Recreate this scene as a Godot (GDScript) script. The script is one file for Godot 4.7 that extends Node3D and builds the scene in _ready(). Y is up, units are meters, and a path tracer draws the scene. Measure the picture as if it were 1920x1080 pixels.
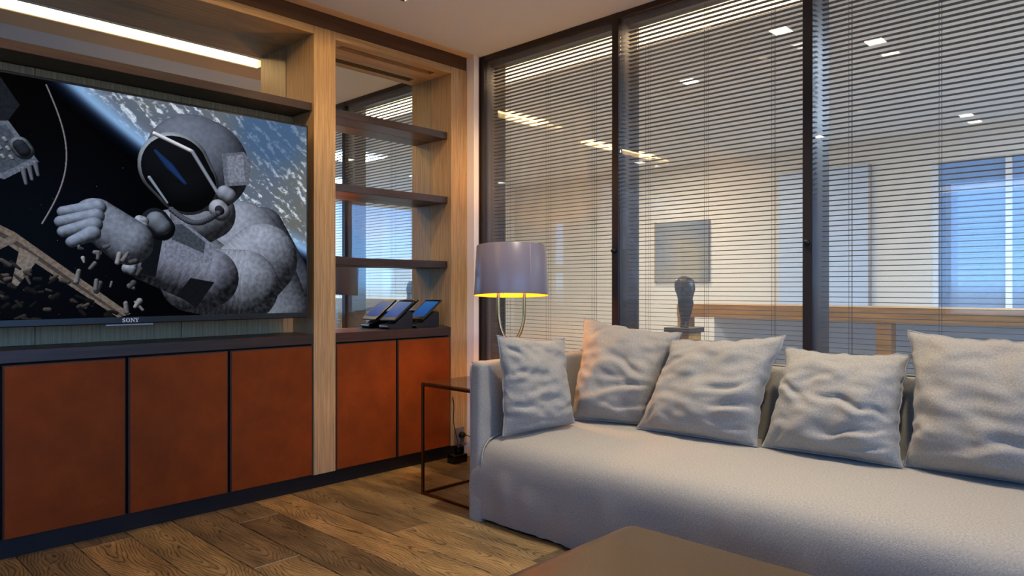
extends Node3D
# Lounge corner: built-in television wall on the left, glazed partition with venetian blinds on the right, linen sofa.
# The front plane of the built-in unit is z = 0 (room towards +z), the partition face is x = 3.2, the floor is y = 0.

const CAM := Vector3(0, 1.1, 3.42)
const CEIL := 2.61
var M := {}
var taken := {}
var cache := {}

# ------------------------------------------------------------------ helpers
func numbered(called):
	if not taken.has(called):
		taken[called] = 0
		return called
	taken[called] += 1
	return "%s_%03d" % [called, taken[called]]

func thing(called, at, label, category, group = "", kind = ""):
	var o := Node3D.new()
	o.name = numbered(called)
	add_child(o)
	o.position = at
	tag(o, label, category, group, kind)
	return o

func tag(o, label, category, group = "", kind = ""):
	if label: o.set_meta("label", label)
	if category: o.set_meta("category", category)
	if group: o.set_meta("group", group)
	if kind: o.set_meta("kind", kind)

func base_of(n):
	var p := Vector3.ZERO
	while n != self:
		p += n.position
		n = n.get_parent()
	return p

func put(called, mesh, m, parent, at = Vector3.ZERO, turn = Vector3.ZERO):
	var o := MeshInstance3D.new()
	o.mesh = mesh
	o.material_override = m
	o.name = numbered(called) if parent == self else called
	o.cast_shadow = GeometryInstance3D.SHADOW_CASTING_SETTING_ON
	parent.add_child(o, true)
	o.position = at
	o.rotation = turn
	return o

# a chamfered block between two world corners, as a part of parent
func block(called, a: Vector3, b: Vector3, m, parent, bevel = 0.0015):
	var c := (a + b) * 0.5
	var s := (b - a).abs()
	return put(called, box_mesh(s, bevel), m, parent, c - (Vector3.ZERO if parent == self else base_of(parent)))

func tri(st: SurfaceTool, a, b, c, out):
	if (a - c).cross(a - b).dot(out) < 0:
		var t = b
		b = c
		c = t
	st.add_vertex(a)
	st.add_vertex(b)
	st.add_vertex(c)

func quad(st: SurfaceTool, a, b, c, d, out):
	tri(st, a, b, c, out)
	tri(st, a, c, d, out)

func box_mesh(s: Vector3, bevel = 0.0015):
	var key := "%.4f %.4f %.4f %.4f" % [s.x, s.y, s.z, bevel]
	if cache.has(key): return cache[key]
	var st := SurfaceTool.new()
	st.begin(Mesh.PRIMITIVE_TRIANGLES)
	st.set_smooth_group(-1)
	var h := s * 0.5
	var k: float = minf(bevel, minf(h.x, minf(h.y, h.z)) * 0.45)
	# corner(sign, axis): the corner vertex lying on the face across that axis
	var cv = func(g: Vector3, ax: int) -> Vector3:
		var p := Vector3(g.x * h.x, g.y * h.y, g.z * h.z)
		for i in 3:
			if i != ax: p[i] -= g[i] * k
		return p
	for ax in 3:
		var u := (ax + 1) % 3
		var w := (ax + 2) % 3
		for sg in [-1.0, 1.0]:
			var out := Vector3.ZERO
			out[ax] = sg
			var p := []
			for q in [[-1.0, -1.0], [1.0, -1.0], [1.0, 1.0], [-1.0, 1.0]]:
				var g := Vector3.ZERO
				g[ax] = sg
				g[u] = q[0]
				g[w] = q[1]
				p.append(cv.call(g, ax))
			quad(st, p[0], p[1], p[2], p[3], out)
		for su in [-1.0, 1.0]:
			for sw in [-1.0, 1.0]:
				var g1 := Vector3.ZERO
				g1[u] = su
				g1[w] = sw
				var g2 := g1
				g1[ax] = -1.0
				g2[ax] = 1.0
				var out := Vector3.ZERO
				out[u] = su
				out[w] = sw
				quad(st, cv.call(g1, u), cv.call(g2, u), cv.call(g2, w), cv.call(g1, w), out)
	for x in [-1.0, 1.0]:
		for y in [-1.0, 1.0]:
			for z in [-1.0, 1.0]:
				var g := Vector3(x, y, z)
				tri(st, cv.call(g, 0), cv.call(g, 1), cv.call(g, 2), g)
	st.generate_normals()
	var mesh := st.commit()
	cache[key] = mesh
	return mesh

# smooth surface through a grid of points; rows x columns
func sheet(st: SurfaceTool, g: Array, flip = false):
	for i in g.size() - 1:
		var r: Array = g[i]
		var s: Array = g[i + 1]
		for j in r.size() - 1:
			var a: Vector3 = r[j]
			var b: Vector3 = r[j + 1]
			var c: Vector3 = s[j + 1]
			var d: Vector3 = s[j]
			if flip:
				for p in [a, c, b, a, d, c]: st.add_vertex(p)
			else:
				for p in [a, b, c, a, c, d]: st.add_vertex(p)

func smooth_begin():
	var st := SurfaceTool.new()
	st.begin(Mesh.PRIMITIVE_TRIANGLES)
	st.set_smooth_group(0)
	return st

func finish(st: SurfaceTool):
	st.index()
	st.generate_normals()
	return st.commit()

# a round bar along points
func tube(pts: Array, r: float, sides: int = 8, closed: bool = false):
	var st = smooth_begin()
	var rings := []
	var n := pts.size()
	var up := Vector3.UP
	for i in n:
		var a: Vector3 = pts[(i - 1 + n) % n] if closed or i > 0 else pts[i]
		var b: Vector3 = pts[(i + 1) % n] if closed or i < n - 1 else pts[i]
		var d := (b - a).normalized()
		if absf(d.dot(up)) > 0.97: up = Vector3.RIGHT if absf(d.x) < 0.7 else Vector3.BACK
		var e := d.cross(up).normalized()
		var f := e.cross(d).normalized()
		up = f
		var ring := []
		for k in sides + 1:
			var t := TAU * (k % sides) / sides
			ring.append(pts[i] + (e * cos(t) + f * sin(t)) * r)
		rings.append(ring)
	if closed: rings.append(rings[0])
	sheet(st, rings)
	if not closed:
		for e in [0, n - 1]:
			for k in sides:
				tri(st, pts[e], rings[e][k], rings[e][k + 1], pts[e] - pts[1 if e == 0 else n - 2])
	return finish(st)

# surface of revolution round y; profile of Vector2(radius, y)
func lathe(profile: Array, seg: int = 48, flip: bool = false):
	var st = smooth_begin()
	var g := []
	for p in profile:
		var row := []
		for k in seg + 1:
			var t := TAU * (k % seg) / seg
			row.append(Vector3(cos(t) * p.x, p.y, sin(t) * p.x))
		g.append(row)
	sheet(st, g, flip)
	return finish(st)

# box with round edges of radius r, bent by a displacement; centred
func soft_box(s: Vector3, r: float, cells: float, bend: Callable):
	var h := s * 0.5
	var axis := []
	for a in 3:
		var l := []
		for k in 6: l.append(-h[a] + r * (1.0 - cos(PI * 0.5 * k / 5.0)))
		var n := maxi(1, int((s[a] - 2 * r) / cells))
		for k in range(1, n): l.append(-h[a] + r + (s[a] - 2 * r) * k / n)
		for k in 6: l.append(h[a] - r * (1.0 - cos(PI * 0.5 * (5 - k) / 5.0)))
		axis.append(l)
	var st = smooth_begin()
	for ax in 3:
		var u := (ax + 1) % 3
		var w := (ax + 2) % 3
		for sg in [-1.0, 1.0]:
			var g := []
			for a in axis[u]:
				var row := []
				for b in axis[w]:
					var p := Vector3.ZERO
					p[ax] = sg * h[ax]
					p[u] = a
					p[w] = b
					var q := p.clamp(-h + Vector3.ONE * r, h - Vector3.ONE * r)
					var n := (p - q).normalized()
					var v := q + n * r
					row.append(v + bend.call(v, n))
				g.append(row)
			sheet(st, g, sg > 0)
	return finish(st)

func noise(freq, sd, oct = 3) -> FastNoiseLite:
	var n := FastNoiseLite.new()
	n.noise_type = FastNoiseLite.TYPE_SIMPLEX_SMOOTH
	n.seed = sd
	n.frequency = freq
	n.fractal_type = FastNoiseLite.FRACTAL_FBM
	n.fractal_octaves = oct
	return n

func noise_tex(freq, sd, oct, a: Color, b: Color, size = 512, gain = 0.5) -> NoiseTexture2D:
	var n = noise(freq, sd, oct)
	n.fractal_gain = gain
	var t := NoiseTexture2D.new()
	t.width = size
	t.height = size
	t.seamless = true
	t.noise = n
	var g := Gradient.new()
	g.set_color(0, a)
	g.set_color(1, b)
	g.set_offset(0, 0.15)
	g.set_offset(1, 0.85)
	t.color_ramp = g
	return t

func plain(c: Color, rough = 0.6, metal = 0.0) -> StandardMaterial3D:
	var m := StandardMaterial3D.new()
	m.albedo_color = c
	m.roughness = rough
	m.metallic = metal
	return m

# streaked veneer; the texture is stretched along the grain
func veneer(tex, scale: Vector3, rough, tint = Color.WHITE, bump = 0.0) -> StandardMaterial3D:
	var m := StandardMaterial3D.new()
	m.albedo_texture = tex
	m.albedo_color = tint
	m.uv1_triplanar = true
	m.uv1_world_triplanar = true
	m.uv1_triplanar_sharpness = 8.0
	m.uv1_scale = scale
	m.roughness = rough
	if bump > 0:
		m.heightmap_enabled = true
		m.heightmap_texture = tex
		m.heightmap_scale = bump
	return m

func glow(c: Color, energy) -> StandardMaterial3D:
	var m := plain(Color(0.9, 0.9, 0.9), 0.6)
	m.emission_enabled = true
	m.emission = c
	m.emission_energy_multiplier = energy
	return m

func area_light(called, at, size: Vector2, energy, c: Color, towards = Vector3.DOWN):
	var l := AreaLight3D.new()
	l.name = called
	add_child(l, true)
	l.position = at
	l.area_size = size
	l.light_energy = energy
	l.light_color = c
	l.area_range = 12.0
	l.shadow_enabled = true
	l.look_at_from_position(at, at + towards, Vector3.BACK if absf(towards.y) > 0.9 else Vector3.UP)
	return l

func spot_light(at, towards, energy, c: Color, angle = 50.0):
	var l := SpotLight3D.new()
	l.name = "downlight_spot"
	add_child(l, true)
	l.light_energy = energy
	l.light_color = c
	l.spot_angle = angle
	l.spot_angle_attenuation = 0.8
	l.spot_range = 12.0
	l.spot_attenuation = 2.0
	l.light_size = 0.05
	l.shadow_enabled = true
	l.look_at_from_position(at, at + towards, Vector3.BACK)
	return l

# ------------------------------------------------------------------ scene
const WARM := Color(1.0, 0.80, 0.56)
const STRIP := Color(1.0, 0.80, 0.54)

func _ready():
	camera_and_light()
	materials()
	shell()
	partition()
	neighbour_room()
	builtin()
	television()
	tablets()
	sofa()
	cushions()
	side_table()
	lamp()
	coffee_table()
	small_things()

func camera_and_light():
	var cam := Camera3D.new()
	cam.name = "camera"
	add_child(cam)
	cam.position = CAM
	cam.rotation = Vector3(0, deg_to_rad(-46.2), 0)
	cam.fov = 2.0 * rad_to_deg(atan(540.0 / 1327.0))
	cam.near = 0.05
	cam.current = true
	var env := Environment.new()
	var sky := Sky.new()
	var sm := ProceduralSkyMaterial.new()
	sm.sky_top_color = Color(0.22, 0.46, 0.80)
	sm.sky_horizon_color = Color(0.50, 0.70, 0.92)
	sm.ground_horizon_color = Color(0.52, 0.64, 0.76)
	sm.ground_bottom_color = Color(0.40, 0.44, 0.48)
	sm.sky_energy_multiplier = 2.3
	sm.ground_energy_multiplier = 1.9
	sky.sky_material = sm
	env.background_mode = Environment.BG_SKY
	env.sky = sky
	env.tonemap_mode = Environment.TONE_MAPPER_LINEAR
	env.tonemap_exposure = 1.0
	env.sdfgi_enabled = true
	env.ssao_enabled = true
	env.ssil_enabled = true
	var we := WorldEnvironment.new()
	we.name = "environment"
	we.environment = env
	add_child(we)
	# linear ceiling light over the television wall
	area_light("linear_light_panel", Vector3(0.525, CEIL + 0.045, 0.592), Vector2(3.4, 0.075), 3.4, STRIP, Vector3(0, -0.8, -0.6))

func materials():
	var oak_v := noise_tex(0.02, 3, 5, Color(0.55, 0.465, 0.36), Color(0.75, 0.65, 0.51), 512, 0.75)
	M.oak = veneer(oak_v, Vector3(8.5, 0.2, 8.5), 0.5, Color(0.97, 0.95, 0.88), 0.03)
	M.oak_flat = veneer(oak_v, Vector3(0.2, 8.5, 8.5), 0.5, Color(0.97, 0.95, 0.88), 0.03)
	var dark_v := noise_tex(0.02, 9, 5, Color(0.135, 0.095, 0.075), Color(0.225, 0.16, 0.125), 512, 0.7)
	M.dark = veneer(dark_v, Vector3(0.2, 4, 4), 0.38)
	M.beam = veneer(noise_tex(0.02, 10, 5, Color(0.24, 0.15, 0.07), Color(0.33, 0.21, 0.10), 256, 0.7), Vector3(0.2, 4, 4), 0.6)
	M.black = plain(Color(0.06, 0.055, 0.06), 0.5)
	M.gap = plain(Color(0.02, 0.02, 0.02), 0.9)
	M.leather = []
	for k in 3:
		var t := noise_tex(0.012, 20 + k, 5, Color(0.40, 0.185, 0.055), Color(0.46, 0.215, 0.065), 512, 0.6)
		var m = veneer(t, Vector3(0.8, 0.8, 0.8), 0.62)
		m.heightmap_enabled = true
		m.heightmap_texture = noise_tex(0.12, 40, 3, Color.BLACK, Color.WHITE, 256)
		m.heightmap_scale = 0.04
		m.metallic_specular = 0.25
		M.leather.append(m)
	M.edge = plain(Color(0.17, 0.10, 0.07), 0.55)
	M.ceiling = plain(Color(0.77, 0.82, 0.90), 0.9)
	M.cream = plain(Color(0.78, 0.70, 0.60), 0.8)
	M.white = plain(Color(0.91, 0.91, 0.92), 0.6)
	M.wall = plain(Color(0.74, 0.72, 0.70), 0.85)
	M.frame = plain(Color(0.22, 0.19, 0.18), 0.38, 0.55)
	M.glass = plain(Color(1, 1, 1, 0.03), 0.0)
	M.glass.transparency = BaseMaterial3D.TRANSPARENCY_ALPHA
	M.tinted = plain(Color(0.40, 0.52, 0.66, 0.75), 0.0)
	M.tinted.transparency = BaseMaterial3D.TRANSPARENCY_ALPHA
	M.bronze_glass = plain(Color(0.30, 0.20, 0.10, 0.55), 0.02)
	M.bronze_glass.transparency = BaseMaterial3D.TRANSPARENCY_ALPHA
	M.mirror = plain(Color(0.90, 0.93, 0.93), 0.0, 1.0)
	M.slat = plain(Color(0.095, 0.092, 0.09), 0.5)
	M.cord = plain(Color(0.30, 0.30, 0.30), 0.8)
	M.bronze = plain(Color(0.42, 0.29, 0.16), 0.32, 1.0)
	M.nickel = plain(Color(0.80, 0.66, 0.44), 0.14, 1.0)
	M.plastic = plain(Color(0.035, 0.037, 0.042), 0.3)
	M.steel = plain(Color(0.6, 0.6, 0.62), 0.35, 0.8)
	var weave := noise_tex(0.35, 50, 2, Color.BLACK, Color.WHITE, 256)
	M.linen = veneer(noise_tex(0.05, 51, 5, Color(0.595, 0.570, 0.543), Color(0.745, 0.717, 0.685), 512, 0.85), Vector3(4, 4, 4), 0.95)
	M.linen.albedo_color = Color(0.92, 0.92, 0.885)
	M.linen.uv1_world_triplanar = false
	M.linen.heightmap_enabled = true
	M.linen.heightmap_texture = weave
	M.linen.heightmap_scale = 0.07
	M.linen.rim_enabled = true
	M.linen.rim = 0.25
	M.linen2 = M.linen.duplicate()
	M.linen2.albedo_color = Color(0.92, 0.91, 0.87)
	M.piping = plain(Color(0.60, 0.59, 0.57), 0.9)

# ------------------------------------------------------------------ the room
func plank_mesh(w, l, t):
	var st := SurfaceTool.new()
	st.begin(Mesh.PRIMITIVE_TRIANGLES)
	st.set_smooth_group(-1)
	var h := Vector3(w * 0.5, t * 0.5, l * 0.5)
	var k := 0.0024
	var uv = func(p: Vector3) -> Vector2: return Vector2(p.x / w + 0.5, p.z / 1.8 + 0.5)
	var put_quad = func(a: Vector3, b: Vector3, c: Vector3, d: Vector3):
		for p in [a, b, c, a, c, d]:
			st.set_uv(uv.call(p))
			st.add_vertex(p)
	var T := [Vector3(-h.x + k, h.y, -h.z + k), Vector3(h.x - k, h.y, -h.z + k), Vector3(h.x - k, h.y, h.z - k), Vector3(-h.x + k, h.y, h.z - k)]
	var S := [Vector3(-h.x, h.y - k, -h.z), Vector3(h.x, h.y - k, -h.z), Vector3(h.x, h.y - k, h.z), Vector3(-h.x, h.y - k, h.z)]
	var B := []
	for p in S: B.append(Vector3(p.x, -h.y, p.z))
	put_quad.call(T[0], T[1], T[2], T[3])
	for i in 4:
		var j := (i + 1) % 4
		put_quad.call(S[i], S[j], T[j], T[i])
		put_quad.call(B[i], B[j], S[j], S[i])
	st.generate_normals()
	return st.commit()

func grain_image(sd):
	var w := 256
	var l := 1024
	var im := Image.create(w, l, false, Image.FORMAT_RGB8)
	var a = noise(1.0, sd, 3)
	var b = noise(1.0, sd + 7, 4)
	var c = noise(1.0, sd + 13, 2)
	for y in l:
		var v := float(y) / l
		var mid: float = 0.5 + 0.45 * a.get_noise_2d(v * 1.3, 3.0)
		var arch: float = 2.2 * a.get_noise_2d(v * 1.6, 40.0)
		for x in w:
			var u := float(x) / w
			var d: float = absf(u - mid) * 2.2
			var ring: float = sqrt(d * d + 0.02) * 7.0 + arch * 3.0 + 0.9 * b.get_noise_2d(u * 3.0, v * 5.0)
			var f: float = ring - floor(ring)
			var line: float = smoothstep(0.55, 0.95, f) * (1.0 - smoothstep(0.95, 1.0, f))
			var fibre: float = b.get_noise_2d(u * 60.0, v * 9.0)
			var cloud: float = c.get_noise_2d(u * 1.6 + 9.0, v * 3.5)
			var t: float = 0.61 + 0.14 * cloud + 0.22 * fibre - 0.26 * line
			im.set_pixel(x, y, Color(t * 1.08, t * 0.93, t * 0.66))
	return ImageTexture.create_from_image(im)

func shell():
	# floor with its boards; the boards run towards the television wall
	var fl = block("floor", Vector3(-2.95, -0.12, -0.3), Vector3(3.42, -0.016, 5.75), plain(Color(0.10, 0.075, 0.05), 0.9), self)
	fl.set_meta("kind", "structure")
	fl.set_meta("label", "floor of wide oiled oak boards")
	var tones := [Color(0.72, 0.69, 0.65), Color(0.87, 0.81, 0.74), Color(0.60, 0.58, 0.57), Color(0.79, 0.76, 0.71), Color(0.66, 0.64, 0.63)]
	var mats := []
	for k in 3:
		var tex = grain_image(60 + k * 5)
		for c in tones:
			var m := StandardMaterial3D.new()
			m.albedo_texture = tex
			m.albedo_color = c
			m.roughness = 0.42
			m.heightmap_enabled = true
			m.heightmap_texture = tex
			m.heightmap_scale = 0.05
			mats.append(m)
	var joints := {0: 0.05, 1: 0.9, 2: 0.77, 3: 0.208, 4: 1.144, 5: 0.834, 6: 1.5}
	var rng := RandomNumberGenerator.new()
	rng.seed = 11
	var width := 0.2045
	var lens := {}
	for row in range(-19, 11):
		var x0 := 1.095 + (row - 1) * width
		var j: float = joints.get(row, rng.randf_range(0.0, 1.8))
		while j > -0.25: j -= 1.8
		var z0 := j
		while z0 < 5.6:
			var a: float = maxf(z0, -0.25)
			var b: float = minf(z0 + 1.8, 5.6)
			if b - a > 0.03:
				var p = put("plank", plank_mesh(width - 0.003, b - a - 0.003, 0.016), mats[rng.randi() % mats.size()], fl, Vector3(x0 + width * 0.5, -0.008, (a + b) * 0.5) - fl.position)
				p.name = "plank"
			z0 += 1.8
	# ceiling, cream margin over the built-in unit
	var ce := Node3D.new()
	ce.name = "ceiling"
	add_child(ce)
	ce.position = Vector3(0, CEIL, 0)
	tag(ce, "plain grey plaster ceiling with a long light slot", "", "", "structure")
	for q in [[-2.95, 0.066, 3.42, 0.425], [-2.95, 0.425, -1.2, 0.608], [2.30, 0.425, 3.42, 0.608], [-2.95, 0.608, 3.42, 5.75]]:
		block("ceiling_panel", Vector3(q[0], CEIL, q[1]), Vector3(q[2], CEIL + 0.16, q[3]), M.ceiling, ce, 0.0)
	block("slot_baffle", Vector3(-1.2, CEIL + 0.001, 0.425), Vector3(2.30, CEIL + 0.099, 0.431), M.gap, ce, 0.0)
	block("slot_roof", Vector3(-1.2, CEIL + 0.10, 0.425), Vector3(2.30, CEIL + 0.16, 0.608), M.white, ce, 0.0)
	var tr = block("trim_1", Vector3(-2.95, CEIL - 0.003, -0.33), Vector3(3.2, CEIL + 0.16, 0.0655), M.cream, self)
	tag(tr, "narrow cream plaster margin along the top of the built-in unit", "", "", "structure")
	var t2 = block("trim_2", Vector3(-1.6, CEIL - 0.004, 0.609), Vector3(2.44, CEIL - 0.0003, 0.855), M.cream, self)
	tag(t2, "cream ceiling board beside the linear light", "", "", "structure")
	# walls
	var wb = block("wall_back", Vector3(-2.95, 0, -0.5), Vector3(3.2, CEIL + 0.16, -0.34), M.wall, self)
	tag(wb, "wall behind the built-in unit", "", "", "structure")
	var wl := Node3D.new()
	wl.name = "wall_left"
	add_child(wl)
	tag(wl, "dark grey side wall with a window", "", "", "structure")
	var dw := plain(Color(0.36, 0.36, 0.38), 0.8)
	block("wall_panel", Vector3(-2.95, 0, -0.34), Vector3(-2.8, 0.8, 5.6), dw, wl)
	block("wall_panel", Vector3(-2.95, 2.3, -0.34), Vector3(-2.8, CEIL + 0.16, 5.6), dw, wl)
	block("wall_panel", Vector3(-2.95, 0.8, -0.34), Vector3(-2.8, 2.3, 1.4), dw, wl)
	block("wall_panel", Vector3(-2.95, 0.8, 4.4), Vector3(-2.8, 2.3, 5.6), dw, wl)
	var wk := Node3D.new()
	wk.name = "window_7"
	add_child(wk)
	wk.position = Vector3(-2.87, 0.8, 2.9)
	tag(wk, "daylight window in the side wall", "", "", "structure")
	for z in [1.4, 2.88, 4.36]:
		block("window_frame", Vector3(-2.9, 0.8, z), Vector3(-2.84, 2.3, z + 0.04), M.white, wk)
	block("pane", Vector3(-2.873, 0.8, 1.42), Vector3(-2.867, 2.3, 4.38), M.glass, wk, 0.0)
	# the wall behind the viewer has a wide daylight window
	var wf := Node3D.new()
	wf.name = "wall_front"
	add_child(wf)
	tag(wf, "wall behind the viewer with a wide window", "", "", "structure")
	block("wall_panel", Vector3(-2.95, 0, 5.6), Vector3(3.2, 0.35, 5.75), M.wall, wf)
	block("wall_panel", Vector3(-2.95, 2.45, 5.6), Vector3(3.2, CEIL + 0.16, 5.75), M.wall, wf)
	block("wall_panel", Vector3(-2.95, 0.35, 5.6), Vector3(-2.3, 2.45, 5.75), M.wall, wf)
	block("wall_panel", Vector3(2.7, 0.35, 5.6), Vector3(3.2, 2.45, 5.75), M.wall, wf)
	var wi := Node3D.new()
	wi.name = "window_4"
	add_child(wi)
	wi.position = Vector3(0.2, 0.35, 5.67)
	tag(wi, "wide daylight window behind the viewer", "", "", "structure")
	for x in [-2.3, -1.06, 0.18, 1.42, 2.66]:
		block("window_frame", Vector3(x, 0.35, 5.64), Vector3(x + 0.04, 2.45, 5.70), M.white, wi)
	for y in [0.35, 2.41]:
		block("window_frame", Vector3(-2.3, y, 5.64), Vector3(2.7, y + 0.04, 5.70), M.white, wi)
	block("pane", Vector3(-2.28, 0.37, 5.667), Vector3(2.68, 2.43, 5.673), M.glass, wi, 0.0)
	# white corner column between unit and glass
	var co = block("wall_corner", Vector3(3.142, 0, -0.34), Vector3(3.184, CEIL, 0.066), M.white, self)
	tag(co, "slim white plaster column between the oak unit and the glass partition", "", "", "structure")
	# linear light
	var ll = thing("linear_light", Vector3(0.5, CEIL, 0.6), "long white linear light in the ceiling slot above the television wall", "ceiling light")
	block("diffuser", Vector3(-1.198, CEIL + 0.003, 0.598), Vector3(2.298, CEIL + 0.097, 0.606), glow(STRIP, 4.0), ll)
	# adjustable washers aimed at the television wall
	for q in [[0.05, 0.09], [1.95, 2.08], [2.72, 2.98]]:
		var w = thing("wall_washer", Vector3(q[0], CEIL, 1.40), "round recessed spotlight aimed at the television wall", "spotlight", "spotlights for the television wall")
		put("trim_ring", lathe([Vector2(0.030, 0.0), Vector2(0.046, -0.001), Vector2(0.046, -0.006), Vector2(0.032, -0.008), Vector2(0.030, -0.002)], 32), M.white, w)
		put("lens", lathe([Vector2(0, -0.003), Vector2(0.031, -0.003), Vector2(0.031, -0.001), Vector2(0, -0.001)], 24), glow(Color(1.0, 0.9, 0.75), 3.0), w)
		var at := Vector3(q[0], CEIL - 0.02, 1.40)
		spot_light(at, (Vector3(q[1], 1.35, 0.0) - at).normalized(), 2.6, Color(1.0, 0.82, 0.56), 30.0)
	# square downlights
	for p in [Vector2(1.78, 2.03), Vector2(-0.75, 0.74), Vector2(-0.75, 2.01), Vector2(2.36, 1.69), Vector2(2.36, 2.95), Vector2(1.78, 3.3), Vector2(-0.75, 3.3)]:
		var near_sofa: bool = p.x > 2.0
		var d = thing("square_downlight", Vector3(p.x, CEIL, p.y), "small square recessed downlight over the open floor" if not near_sofa else "square recessed downlight in the row over the sofa", "downlight", "downlights over the floor" if not near_sofa else "downlights over the sofa")
		block("trim_frame", Vector3(p.x - 0.062, CEIL - 0.006, p.y - 0.062), Vector3(p.x + 0.062, CEIL - 0.0005, p.y + 0.062), M.white, d)
		block("lens", Vector3(p.x - 0.05, CEIL - 0.009, p.y - 0.05), Vector3(p.x + 0.05, CEIL - 0.006, p.y + 0.05), glow(Color(1.0, 0.95, 0.88), 16.0), d)
		spot_light(Vector3(p.x, CEIL - 0.02, p.y), Vector3.DOWN, 3.6 if near_sofa else 0.9, Color(1.0, 0.94, 0.86), 56.0 if near_sofa else 34.0)

# ------------------------------------------------------------------ glazed partition with blinds between its panes
const BAYS := [[0.10, 1.115], [1.16, 2.161], [2.204, 3.205], [3.25, 4.25], [4.295, 5.55]]

func slat_mesh(l):
	var st := SurfaceTool.new()
	st.begin(Mesh.PRIMITIVE_TRIANGLES)
	st.set_smooth_group(0)
	var top := []
	var bot := []
	for k in 5:
		var s := k / 4.0 * 2.0 - 1.0
		var x := s * 0.0135
		var y := 0.0019 * (1.0 - s * s) - x * tan(deg_to_rad(3.0))
		top.append(Vector2(x, y))
		bot.append(Vector2(x, y - 0.0006))
	var loop := top.duplicate()
	bot.reverse()
	loop.append_array(bot)
	loop.append(loop[0])
	var g := [[], []]
	for p in loop:
		g[0].append(Vector3(p.x, p.y, -l * 0.5))
		g[1].append(Vector3(p.x, p.y, l * 0.5))
	sheet(st, g)
	return finish(st)

func partition():
	var blind_label := ["grey venetian blind behind the glass beside the white corner column", "grey venetian blind behind the middle glass panel with the dark sculpture beyond", "grey venetian blind of the panel with the wooden counter and daylight beyond", "grey venetian blind of the panel behind the far sofa end", "grey venetian blind of the last glass panel"]
	for i in BAYS.size():
		var z0: float = BAYS[i][0]
		var z1: float = BAYS[i][1]
		if i > 3: continue
		var w := Node3D.new()
		w.name = "window_%d" % [i + 1 if i < 3 else 6]
		add_child(w)
		w.position = Vector3(3.3, 0, (z0 + z1) * 0.5)
		tag(w, "dark framed double glass panel of the office partition", "", "", "structure")
		block("top_rail", Vector3(3.2, CEIL - 0.034, z0), Vector3(3.4, CEIL, z1), M.frame, w)
		block("bottom_rail", Vector3(3.2, 0, z0), Vector3(3.4, 0.06, z1), M.frame, w)
		block("mullion", Vector3(3.198, 0, z1), Vector3(3.4, CEIL, z1 + 0.0445), M.frame, w)
		if i == 0: block("mullion", Vector3(3.198, 0, 0.056), Vector3(3.4, CEIL, z0), M.frame, w)
		block("pane", Vector3(3.215, 0.06, z0), Vector3(3.221, CEIL - 0.034, z1), M.glass, w, 0.0)
		block("pane", Vector3(3.380, 0.06, z0), Vector3(3.386, CEIL - 0.034, z1), M.glass, w, 0.0)
		if i < 2:
			var kn = put("knob", lathe([Vector2(0, 0.012), Vector2(0.010, 0.012), Vector2(0.0125, 0.009), Vector2(0.0125, -0.012), Vector2(0.012, -0.014)], 20), M.plastic, w, Vector3(3.187, 1.304, z1 + 0.021) - w.position, Vector3(0, 0, PI * 0.5))
			kn.set_meta("label", "small round black knob")
		# blind
		var b = thing("venetian_blind", Vector3(3.275, 0.06, (z0 + z1) * 0.5), blind_label[i], "blind", "blinds in the glass partition")
		var l := z1 - z0 - 0.03
		var sm = slat_mesh(l)
		var y := CEIL - 0.075
		var lowest := y
		var n := 0
		while y > 0.10 and n < 120:
			put("slat", sm, M.slat, b, Vector3(0, y - 0.06, 0))
			lowest = y
			y -= 0.0227
			n += 1
		block("headrail", Vector3(3.258, CEIL - 0.062, z0 + 0.012), Vector3(3.292, CEIL - 0.034, z1 - 0.012), M.frame, b)
		block("bottom_rail", Vector3(3.262, 0.068, z0 + 0.015), Vector3(3.288, 0.084, z1 - 0.015), M.slat, b)
		for off in [0.135, 0.482, 0.832]:
			var lc = put("ladder_cord", tube([Vector3(-0.0145, CEIL - 0.062 - 0.06, 0), Vector3(-0.0145, 0.02, 0)], 0.0009, 5), M.cord, b, Vector3(0, 0, z0 + off - b.position.z))
			put("rear_cord", tube([Vector3(0.029, CEIL - 0.122, 0), Vector3(0.029, 0.02, 0)], 0.0009, 5), M.cord, lc)
			put("lift_cord", tube([Vector3(0.0, CEIL - 0.122, 0.006), Vector3(0.0, 0.02, 0.006)], 0.0008, 5), M.cord, lc)
	# closed wall beyond the last glazed panel
	var we = block("wall_right", Vector3(3.2, 0, 4.2945), Vector3(3.42, CEIL + 0.16, 5.75), M.wall, self)
	tag(we, "plain wall continuing the glass partition", "", "", "structure")
	var wd = block("wall_end", Vector3(3.2, 0, -4.2), Vector3(3.42, CEIL + 0.3, 0.0555), M.wall, self)
	tag(wd, "wall of the neighbouring room beyond the corner column", "", "", "structure")
	var wo = block("wall_top", Vector3(3.2, CEIL, 0.056), Vector3(3.42, CEIL + 0.3, 4.294), M.frame, self)
	tag(wo, "bulkhead over the glass partition", "", "", "structure")

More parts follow.
